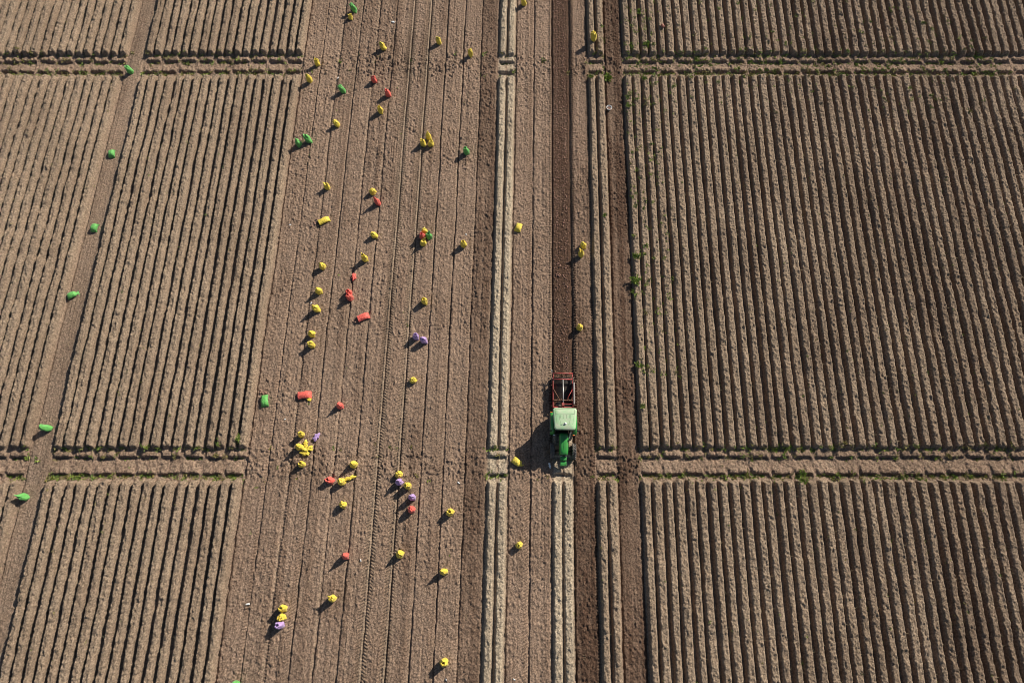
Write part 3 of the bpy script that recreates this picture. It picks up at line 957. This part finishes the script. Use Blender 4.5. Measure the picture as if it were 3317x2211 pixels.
# ------------------------------------------------------------------ potatoes
def potato_mesh(seed):
    q = random.Random(seed)
    b2 = bmesh.new()
    bmesh.ops.create_icosphere(b2, subdivisions=2, radius=1)
    ph = [q.uniform(0, 6) for _ in range(3)]
    for v in b2.verts:
        f = 1 + 0.10*math.sin(3*v.co.x + ph[0]) + 0.08*math.sin(4*v.co.y + ph[1]) + 0.06*math.sin(3*v.co.z + ph[2])
        v.co = Vector((v.co.x*f*0.046, v.co.y*f*0.034, v.co.z*f*0.030))
    for f in b2.faces: f.smooth = True
    me = bpy.data.meshes.new("potato")
    b2.to_mesh(me); b2.free()
    me.materials.append(M['potato'])
    return me
PM = [potato_mesh(i) for i in range(5)]
pr = random.Random(21)
def potato(x, y, z, label, group, sc=1.0):
    o = bpy.data.objects.new("potato", pr.choice(PM))
    o.location = (x, y, z)
    o.rotation_euler = (pr.uniform(-.3, .3), pr.uniform(-.3, .3), pr.uniform(0, 6.28))
    o.scale = [sc*pr.uniform(.85, 1.2)]*3
    COL.objects.link(o)
    tag(o, label, "potato", group)
for px, py, sx, sy, cnt, lab, grp in (
    (1027, 725, 6, 5, 12, "brown potato spilled at the mouth of the lying yellow sack", "potatoes spilled from the yellow sack"),
    (1156, 1041, 4, 4, 8, "brown potato spilled at the mouth of the lying red sack beside the tyre tracks", "potatoes spilled beside the tyre tracks"),
    (856, 1273, 7, 5, 24, "brown potato spilled above the lying green sack beside the left ridges", "potatoes spilled from the green sack"),
    (966, 1281, 3, 4, 10, "brown potato at the mouth of the lying red sack with a yellow bag beside it", "potatoes spilled from the left-facing red sack")):
    for _ in range(cnt):
        x, y = at(px + pr.gauss(0, sx), py + pr.gauss(0, sy), 0.03)
        potato(x, y, ground(x, y) + 0.03, lab, grp, 1.7)
for k in range(30):
    a = pr.uniform(0, 6.28); rr = .165*math.sqrt(pr.uniform(0, 1))
    potato(tx + rr*math.cos(a), ty + rr*math.sin(a), tub.location.z + 0.09 + pr.uniform(0, .06), "brown potato lying in the white tub", "potatoes in the white tub", 1.5)
spots = []
while len(spots) < 1050:
    y = pr.uniform(14.2, 56)
    f = pr.choice((pr.gauss(0.45, 0.16), pr.gauss(1.08, 0.17)))
    if not 0.14 < f < 1.45: continue
    u = B0 + 14*BED + f
    spots.append((u + SK*y, y))
spots.sort(key=lambda p: p[1])
for x, y in spots[:235]:
    potato(x, y, ground(x, y) + 0.025, "small pinkish brown potato lying on the dark freshly dug strip", "potatoes on the dug strip", 1.0)
b2 = bmesh.new()
for x, y in spots[235:]:
    mm = Matrix.Translation((x, y, ground(x, y) + 0.025)) @ Matrix.Rotation(pr.uniform(0, 6.28), 4, 'Z') @ Matrix.Diagonal((.046, .034, .030, 1)) @ Matrix.Scale(pr.uniform(1.05, 1.5), 4)
    bmesh.ops.create_icosphere(b2, subdivisions=1, radius=1, matrix=mm)
for f in b2.faces: f.smooth = True
tag(link("potatoes", b2, M['potato']), "far rows of small pinkish brown potatoes on the dark dug strip", "potatoes", "potatoes on the dug strip", "stuff")

# scraps of white film
for i, (px, py, sz, lab) in enumerate([
    (1274, 74, .17, "largest white plastic scrap, near the top edge left of the tyre tracks"),
    (1096, 257, .09, "white scrap just above a leaning green sack, below the upper cross ditch"),
    (1510, 761, .08, "white scrap just above the yellow sack with a hole, left of the pale twin ridge"),
    (1009, 983, .08, "white scrap beside the tip of an egg-shaped yellow sack"),
    (1170, 1814, .08, "white scrap just right of the pointed red sack"),
    (804, 1955, .12, "pale grey scrap in a rut left of the line of three sacks"),
    (1446, 2199, .07, "white scrap at the bottom edge below the last yellow sack"),
    (1666, 2198, .07, "white scrap at the bottom edge right of the pale twin ridge"),
    (925, 1358, .07, "white scrap between the lying green sack and a two-lobed yellow sack"),
    (1486, 1563, .09, "white scrap on the lifted bed, above the yellow sack with a small hole"),
    (941, 730, .09, "white scrap left of the open yellow sack lying down"),
    (1780, 1508, .16, "pale torn scrap on the ground just left of the tractor's front weights"),
    ]):
    x, y = at(px, py, 0.05)
    o = link("plastic_scrap", crumpled(sz, sz*.6, .06, 40 + i, False), M['litter'], loc=(x, y, ground(x, y) + 0.005))
    o.rotation_euler = (0, 0, i*1.3)
    tag(o, lab, "litter", "pale scraps on the soil")

# ------------------------------------------------------------------ tractor
UC = B0 + 14.5*BED          # middle of the bed being lifted
TY = 10.50                  # rear axle
TX = UC + SK*TY
zt = 0.0
RZ = PI - SK
tr = empty("tractor", (TX, TY, zt), RZ)
tag(tr, "green farm tractor with pale green cab roof pulling the red digger", "tractor")
def part(name, bm_, mat, parent=tr, smooth=False, loc=None):
    return link(name, bm_, mat, parent, smooth, loc)
def hood_rings(y0, y1, secs, n_=20):
    out = []
    for y_, wd, zb, zt_, sq in secs:
        pts = []
        for k in range(n_):
            a = PI*k/(n_ - 1)
            cx = math.copysign(abs(math.cos(a))**sq, math.cos(a))
            sx = abs(math.sin(a))**sq
            pts.append(Vector((wd*cx, y_, zb + (zt_ - zb)*sx)))
        out.append(pts)
    return out

# chassis
b2 = bmesh.new()
box(b2, (0, 0.10, 0.78), (0.46, 1.2, 0.5), 0.04)
box(b2, (0, 1.35, 0.80), (0.40, 1.4, 0.46), 0.04)
box(b2, (0, 0, 0.72), (1.2, 0.26, 0.26), 0.04)
box(b2, (0.36, 0.62, 0.70), (0.30, 0.60, 0.34), 0.05)
box(b2, (-0.36, 0.62, 0.70), (0.30, 0.60, 0.34), 0.05)
part("chassis", b2, M['iron'])
# bonnet
b2 = bmesh.new()
secs = [(0.84, .34, 1.00, 1.60, .55), (1.0, .345, 0.98, 1.61, .5), (1.4, .35, 0.95, 1.58, .5), (1.8, .345, 0.92, 1.53, .5), (2.1, .33, 0.90, 1.47, .52), (2.28, .30, .88, 1.41, .6), (2.36, .26, .88, 1.33, .7)]
rings_mesh(b2, hood_rings(0, 0, secs))
hood = part("bonnet", b2, M['green_paint'])
b2 = bmesh.new()
box(b2, (0, 1.55, 1.574), (.012, 1.1, .012), rot=Matrix.Rotation(-0.09, 3, 'X'))
part("bonnet_seam", b2, M['roof_line'], hood)
for sx in (-1, 1):
    b2 = bmesh.new()
    for k in range(5):
        box(b2, (sx*.35, 1.25 + k*.13, 1.22), (.02, .09, .30), .004)
    part("side_vent", b2, M['black'], hood)
b2 = bmesh.new()
box(b2, (0, 2.385, 1.07), (.50, .06, .42), .02)
part("grille", b2, M['black'])
for sx in (-1, 1):
    b2 = bmesh.new()
    box(b2, (sx*.17, 2.40, 1.14), (.15, .05, .10), .02)
    part("headlight", b2, M['lamp'])
# front bracket and weights
b2 = bmesh.new()
box(b2, (0, 2.56, .84), (.44, .26, .34), .03)
part("front_bracket", b2, M['green_paint'])
b2 = bmesh.new()
box(b2, (0, 2.86, .72), (.44, .24, .30), .03)
for k in range(5):
    box(b2, (-.18 + k*.09, 2.90, .66), (.075, .30, .36), .02)
part("front_weight", b2, M['green_paint'])
# axle
b2 = bmesh.new()
tube(b2, [(-.70, 1.95, .52), (.70, 1.95, .52)], .075, 10)
box(b2, (0, 1.95, .60), (.30, .22, .18), .03)
part("front_axle", b2, M['iron'])
def wheel(x, y_, rad, wd, rimr, nlug, name):
    wroot_bm = bmesh.new()
    h = wd/2
    pr_ = [(rimr, -h*.72), (rad*.82, -h), (rad*.95, -h*.92), (rad, -h*.55), (rad, h*.55), (rad*.95, h*.92), (rad*.82, h), (rimr, h*.72)]
    lathe(wroot_bm, pr_, 'x', 36, closed=True)
    for k in range(nlug):
        for sgn in (-1, 1):
            a = 2*PI*(k + (0.5 if sgn > 0 else 0))/nlug
            # chevron lugs
            rot = Matrix.Rotation(a, 3, 'X') @ Matrix.Rotation(sgn*0.70, 3, 'Z')
            c = Matrix.Rotation(a, 3, 'X') @ Vector((sgn*wd*.25, 0, rad + .012))
            box(wroot_bm, c, (wd*.58, rad*.075, .05), 0.0, rot)
    tyre = bmesh.new()
    w_root = link(name, wroot_bm, M['rubber'], tr, loc=(x, y_, rad - 0.02))
    b3 = bmesh.new()
    sg = 1 if x > 0 else -1
    lathe(b3, [(rimr*1.01, -h*.62), (rimr*1.01, h*.62), (rimr*.86, h*.55), (rimr*.80, sg*h*.10 + .02), (.12, sg*h*.22), (0.0, sg*h*.24)], 'x', 28)
    link("rim", b3, M['yellow_paint'], w_root)
    b3 = bmesh.new()
    lathe(b3, [(.0, sg*h*.22), (.10, sg*h*.24), (.10, sg*h*.55), (.0, sg*h*.58)], 'x', 16)
    link("hub", b3, M['yellow_paint'], w_root)
    tyre.free()
for sx in (-1, 1):
    wheel(sx*.80, 0.0, .74, .40, .42, 20, "rear_wheel")
    wheel(sx*.79, 1.95, .54, .30, .30, 18, "front_wheel")
# fenders
for sx in (-1, 1):
    b2 = bmesh.new()
    outer, inner = [], []
    for k in range(15):
        a = R(12 + 150*k/14)
        rr = .86
        for lst, q in ((outer, rr), (inner, rr - .03)):
            lst.append((math.cos(a)*q, .74 + math.sin(a)*q))
    rings = []
    for (y0, z0), (y1, z1) in zip(outer, inner):
        rings.append([Vector((sx*.54, y0, z0)), Vector((sx*.955, y0, z0 - .02)), Vector((sx*.97, y1, z1 - .05)), Vector((sx*.56, y1, z1))])
    rings_mesh(b2, rings)
    fd = part("fender", b2, M['green_paint'])
    b3 = bmesh.new()
    box(b3, (sx*.88, -.86, .84), (.16, .05, .09), .015)
    part("tail_light", b3, M['orange'], fd)
# cab
b2 = bmesh.new()
def post(p, q, r_=.035): tube(b2, [p, q], r_, 6)
for sx in (-1, 1):
    post((sx*.62, .80, 1.05), (sx*.66, .62, 2.46))
    post((sx*.70, -.02, .95), (sx*.72, -.05, 2.46))
    post((sx*.66, -.62, 1.25), (sx*.68, -.66, 2.46))
    post((sx*.62, .80, 1.05), (sx*.70, -.02, .95))
    post((sx*.70, -.02, .95), (sx*.66, -.62, 1.25))
    post((sx*.66, .62, 2.46), (sx*.68, -.66, 2.46))
post((-.62, .80, 1.05), (.62, .80, 1.05)); post((-.66, -.62, 1.25), (.66, -.62, 1.25))
post((-.66, .62, 2.46), (.66, .62, 2.46)); post((-.68, -.66, 2.46), (.68, -.66, 2.46))
box(b2, (0, .05, .96), (1.16, 1.2, .08), .02)
box(b2, (0, .70, 1.15), (.60, .18, .40), .03)
cab = part("cab_frame", b2, M['black'])
def pane(name, pts):
    b3 = bmesh.new()
    vs = [b3.verts.new(p) for p in pts]
    b3.faces.new(vs)
    r_ = bmesh.ops.solidify(b3, geom=list(b3.faces), thickness=0.008)
    return link(name, b3, M['glass'], cab)
pane("windscreen", [(-.60, .79, 1.10), (.60, .79, 1.10), (.63, .63, 2.42), (-.63, .63, 2.42)])
pane("rear_window", [(.63, -.63, 1.30), (-.63, -.63, 1.30), (-.65, -.66, 2.42), (.65, -.66, 2.42)])
for sx in (-1, 1):
    pane("side_window", [(sx*.635, .77, 1.10), (sx*.705, .0, 1.0), (sx*.725, -.03, 2.42), (sx*.67, .60, 2.42)])
    pane("quarter_window", [(sx*.705, -.05, 1.02), (sx*.67, -.60, 1.28), (sx*.69, -.64, 2.42), (sx*.725, -.07, 2.42)])
b2 = bmesh.new()
box(b2, (0, -.25, 1.28), (.48, .46, .14), .04)
box(b2, (0, -.46, 1.62), (.46, .12, .56), .04)
part("seat", b2, M['black'])
b2 = bmesh.new()
tube(b2, [(.18*math.cos(a), .38 + .15*math.sin(a), 1.55 + .09*math.sin(a)) for a in [2*PI*k/16 for k in range(17)]], .015, 6, caps=False)
tube(b2, [(0, .50, 1.3), (0, .38, 1.55)], .02, 6)
part("steering_wheel", b2, M['black'])
# cab roof: rounded slab, narrower in front
def rr_ring(hw_r, hw_f, yb, yf, z, rad, nseg=6):
    cs = [(hw_f - rad, yf - rad, 0), (-(hw_f - rad), yf - rad, 90), (-(hw_r - rad), yb + rad, 180), (hw_r - rad, yb + rad, 270)]
    pts = []
    for cx, cy, a0 in cs:
        for k in range(nseg + 1):
            a = R(a0 + 90*k/nseg)
            pts.append(Vector((cx + rad*math.cos(a), cy + rad*math.sin(a), z)))
    return pts
b2 = bmesh.new()
rings_mesh(b2, [rr_ring(.72, .66, -.68, .68, 2.43, .12), rr_ring(.81, .72, -.76, .77, 2.47, .16), rr_ring(.86, .76, -.79, .80, 2.54, .17),
                rr_ring(.845, .745, -.775, .785, 2.61, .17), rr_ring(.76, .67, -.72, .73, 2.645, .15), rr_ring(.4, .36, -.38, .40, 2.66, .1)])
roof = part("cab_roof", b2, M['roof_paint'])
b2 = bmesh.new()
def seam(pts):
    tube(b2, pts, .008, 4)
zs = 2.648
seam([(-.70, -.68, zs), (.70, -.68, zs), (.68, -.34, zs+.008), (-.68, -.34, zs+.008), (-.70, -.68, zs)])
for sx in (-1, 1):
    seam([(sx*.66, -.30, zs), (sx*.56, .36, zs), (sx*.50, .42, zs)])
    seam([(sx*.42, -.30, zs+.012), (sx*.36, .12, zs+.012), (sx*.26, .50, zs+.006)])
    seam([(sx*.12, -.30, zs+.014), (sx*.12, .0, zs+.014), (sx*.30, .0, zs+.012), (sx*.34, -.3, zs+.012)])
seam([(-.34, .42, zs+.006), (.34, .42, zs+.006), (.0, .30, zs+.014), (-.34, .42, zs+.006)])
link("roof_seam", b2, M['roof_line'], roof)
b2 = bmesh.new()
lathe(b2, [(.0, 2.65), (.07, 2.65), (.085, 2.69), (.08, 2.73), (.05, 2.765), (0, 2.775)], n=18, c=(-.03, .36, 0))
part("antenna_dome", b2, M['white'], roof)
b2 = bmesh.new()
tube(b2, [(.0, .36, 2.68), (.15, .42, 2.67), (.30, .45, 2.67)], .014, 6)
part("antenna_cable", b2, M['steel'], roof)
# exhaust, mirrors, lights
b2 = bmesh.new()
tube(b2, [(-.44, .92, 1.2), (-.44, .92, 1.75), (-.44, .93, 2.35)], [.06, .06, .035], 10)
tube(b2, [(-.36, 1.2, 1.15), (-.44, 1.0, 1.15), (-.44, .92, 1.25)], .04, 8)
part("exhaust_pipe", b2, M['steel'])
for sx in (-1, 1):
    b2 = bmesh.new()
    tube(b2, [(sx*.66, .64, 2.1), (sx*.95, .74, 2.1)], .014, 6)
    mi = part("mirror_arm", b2, M['black'])
    b3 = bmesh.new()
    box(b3, (sx*.99, .76, 2.02), (.19, .05, .30), .02)
    part("mirror", b3, M['black'], mi)
    b3 = bmesh.new()
    tube(b3, [(sx*.62, .80, 1.45), (sx*.70, .92, 1.45)], .014, 6)
    la = part("lamp_arm", b3, M['black'])
    b3 = bmesh.new()
    box(b3, (sx*.70, .96, 1.46), (.13, .08, .12), .03)
    part("indicator_light", b3, M['orange'] if sx < 0 else M['lamp'], la)
b2 = bmesh.new()
for k in range(3):
    box(b2, (.74, .42, .42 + .22*k), (.22, .26, .04), .01)
    box(b2, (.62, .42, .53 + .22*k), (.03, .05, .2))
part("step", b2, M['iron'])
for sx in (-1, 1):
    b2 = bmesh.new()
    tube(b2, [(sx*.30, -.10, .62), (sx*.40, -.60, .50), (sx*.42, -.98, .52)], .035, 8)
    tube(b2, [(sx*.32, -.35, 1.05), (sx*.41, -.70, .55)], .022, 8)
    part("lift_arm", b2, M['iron'])

# ------------------------------------------------------------------ digger
DY = 13.20
dg = empty("potato_digger", (UC + SK*DY, DY, 0.0), RZ)
tag(dg, "red framed potato digger with dark web conveyor hitched behind the green tractor", "digger")
def dpart(name, bm_, mat, parent=dg): return link(name, bm_, mat, parent)
for sx in (-1, 1):
    b2 = bmesh.new()
    box(b2, (sx*.735, .15, .78), (.06, 2.5, .10), .012)
    box(b2, (sx*.735, 1.30, .50), (.05, .30, .60), .012)
    box(b2, (sx*.735, .42, .44), (.03, 1.86, .62), .01)
    tube(b2, [(sx*.735, -.69, .80), (sx*.70, -1.14, .88)], .028, 8)
    dpart("side_rail", b2, M['red_paint'])
for y_, z_ in ((-.69, .86), (-1.14, .90)):
    b2 = bmesh.new()
    tube(b2, [(-.76, y_, z_), (.80, y_, z_)], .045, 10)
    dpart("cross_tube", b2, M['red_paint'])
b2 = bmesh.new()
tube(b2, [(0, -.64, .98), (0, 1.30, 1.02)], .034, 10)
dpart("drive_shaft", b2, M['steel'])
for sx in (-1, 1):
    b2 = bmesh.new()
    tube(b2, [(sx*.72, .05, .86), (sx*.28, .88, 1.0)], .025, 8)
    dpart("brace", b2, M['rust'] if sx > 0 else M['red_paint'])
b2 = bmesh.new()
box(b2, (0, .92, .88), (1.46, .08, .09), .015)
for k in range(16):
    q = pr.uniform(-.7, .7)
    tube(b2, [(q, .92 + pr.uniform(-.05, .05), .93), (q + pr.uniform(-.14, .14), .86 + pr.uniform(-.12, .12), .95)], .012, 5)
dpart("rust_crossbeam", b2, M['rust'])
b2 = bmesh.new()
box(b2, (0, 1.42, .72), (1.50, .08, .10), .015)
tube(b2, [(-.08, 1.42, .72), (0, 1.36, 1.15), (.08, 1.42, .72)], .035, 8)
box(b2, (-.38, 1.18, .80), (.62, .05, .06), .01)
dpart("headstock", b2, M['red_paint'])
b2 = bmesh.new()
box(b2, (.02, 1.28, .98), (.18, .26, .22), .03)
dpart("gearbox", b2, M['red_paint'])
b2 = bmesh.new()
lathe(b2, [(.0, -.06), (.20, -.06), (.23, 0), (.20, .06), (0, .06)], 'z', 20, c=(.36, 1.22, .62))
dpart("flywheel", b2, M['iron'])
# web conveyor
b2 = bmesh.new()
for k in range(44):
    t_ = k/43
    y_ = 1.25 - 2.15*t_
    z_ = .08 + .48*min(t_*1.25, 1)
    tube(b2, [(-.68, y_, z_), (.68, y_, z_)], .012, 5)
for x_ in (-.66, 0, .66):
    tube(b2, [(x_, 1.25, .08), (x_, -.47, .56), (x_, -.90, .56)], .02, 5)
box(b2, (0, .37, .28), (1.34, 1.80, .025), 0, Matrix.Rotation(-.27, 3, 'X'))
box(b2, (0, -.68, .535), (1.34, .44, .02))
dpart("web_conveyor", b2, M['iron'])
b2 = bmesh.new()
for x_ in (-.45, 0, .45):
    box(b2, (x_, 1.42, .03), (.42, .34, .03), .005, Matrix.Rotation(-.35, 3, 'X'))
dpart("share", b2, M['steel'])
b2 = bmesh.new()
box(b2, (-.83, .38, .86), (.11, 1.66, .20), .02)
for k in range(4):
    box(b2, (-.765, .05 + .26*k, .90), (.03, .07, .05), .008)
dpart("chain_guard", b2, M['grey'])
for sx in (-1, 1):
    b2 = bmesh.new()
    tube(b2, [(sx*.60, -1.10, .86), (sx*.56, -1.34, .70), (sx*.50, -1.50, .40), (sx*.48, -1.56, .10)], .018, 6)
    dpart("trailing_tine", b2, M['rust'])
    b2 = bmesh.new()
    lathe(b2, [(.12, -.05), (.21, -.06), (.24, -.03), (.24, .03), (.21, .06), (.12, .05)], 'x', 22, c=(sx*.80, -.72, .26), closed=True)
    lathe(b2, [(.0, -.03), (.125, -.04), (.125, .04), (0, .03)], 'x', 18, c=(sx*.80, -.72, .26))
    wl = dpart("support_wheel", b2, M['iron'])
    b3 = bmesh.new()
    tube(b3, [(sx*.80, -.72, .26), (sx*.80, -.78, .95)], .025, 6)
    dpart("wheel_stay", b3, M['grey'], wl)
b2 = bmesh.new()
tube(b2, [(.80, -1.05, .70), (.84, -1.30, .98)], .025, 6)
lathe(b2, [(.0, .96), (.05, .97), (.055, 1.0), (.04, 1.04), (0, 1.05)], n=12, c=(.85, -1.32, 0))
dpart("adjusting_handle", b2, M['steel'])
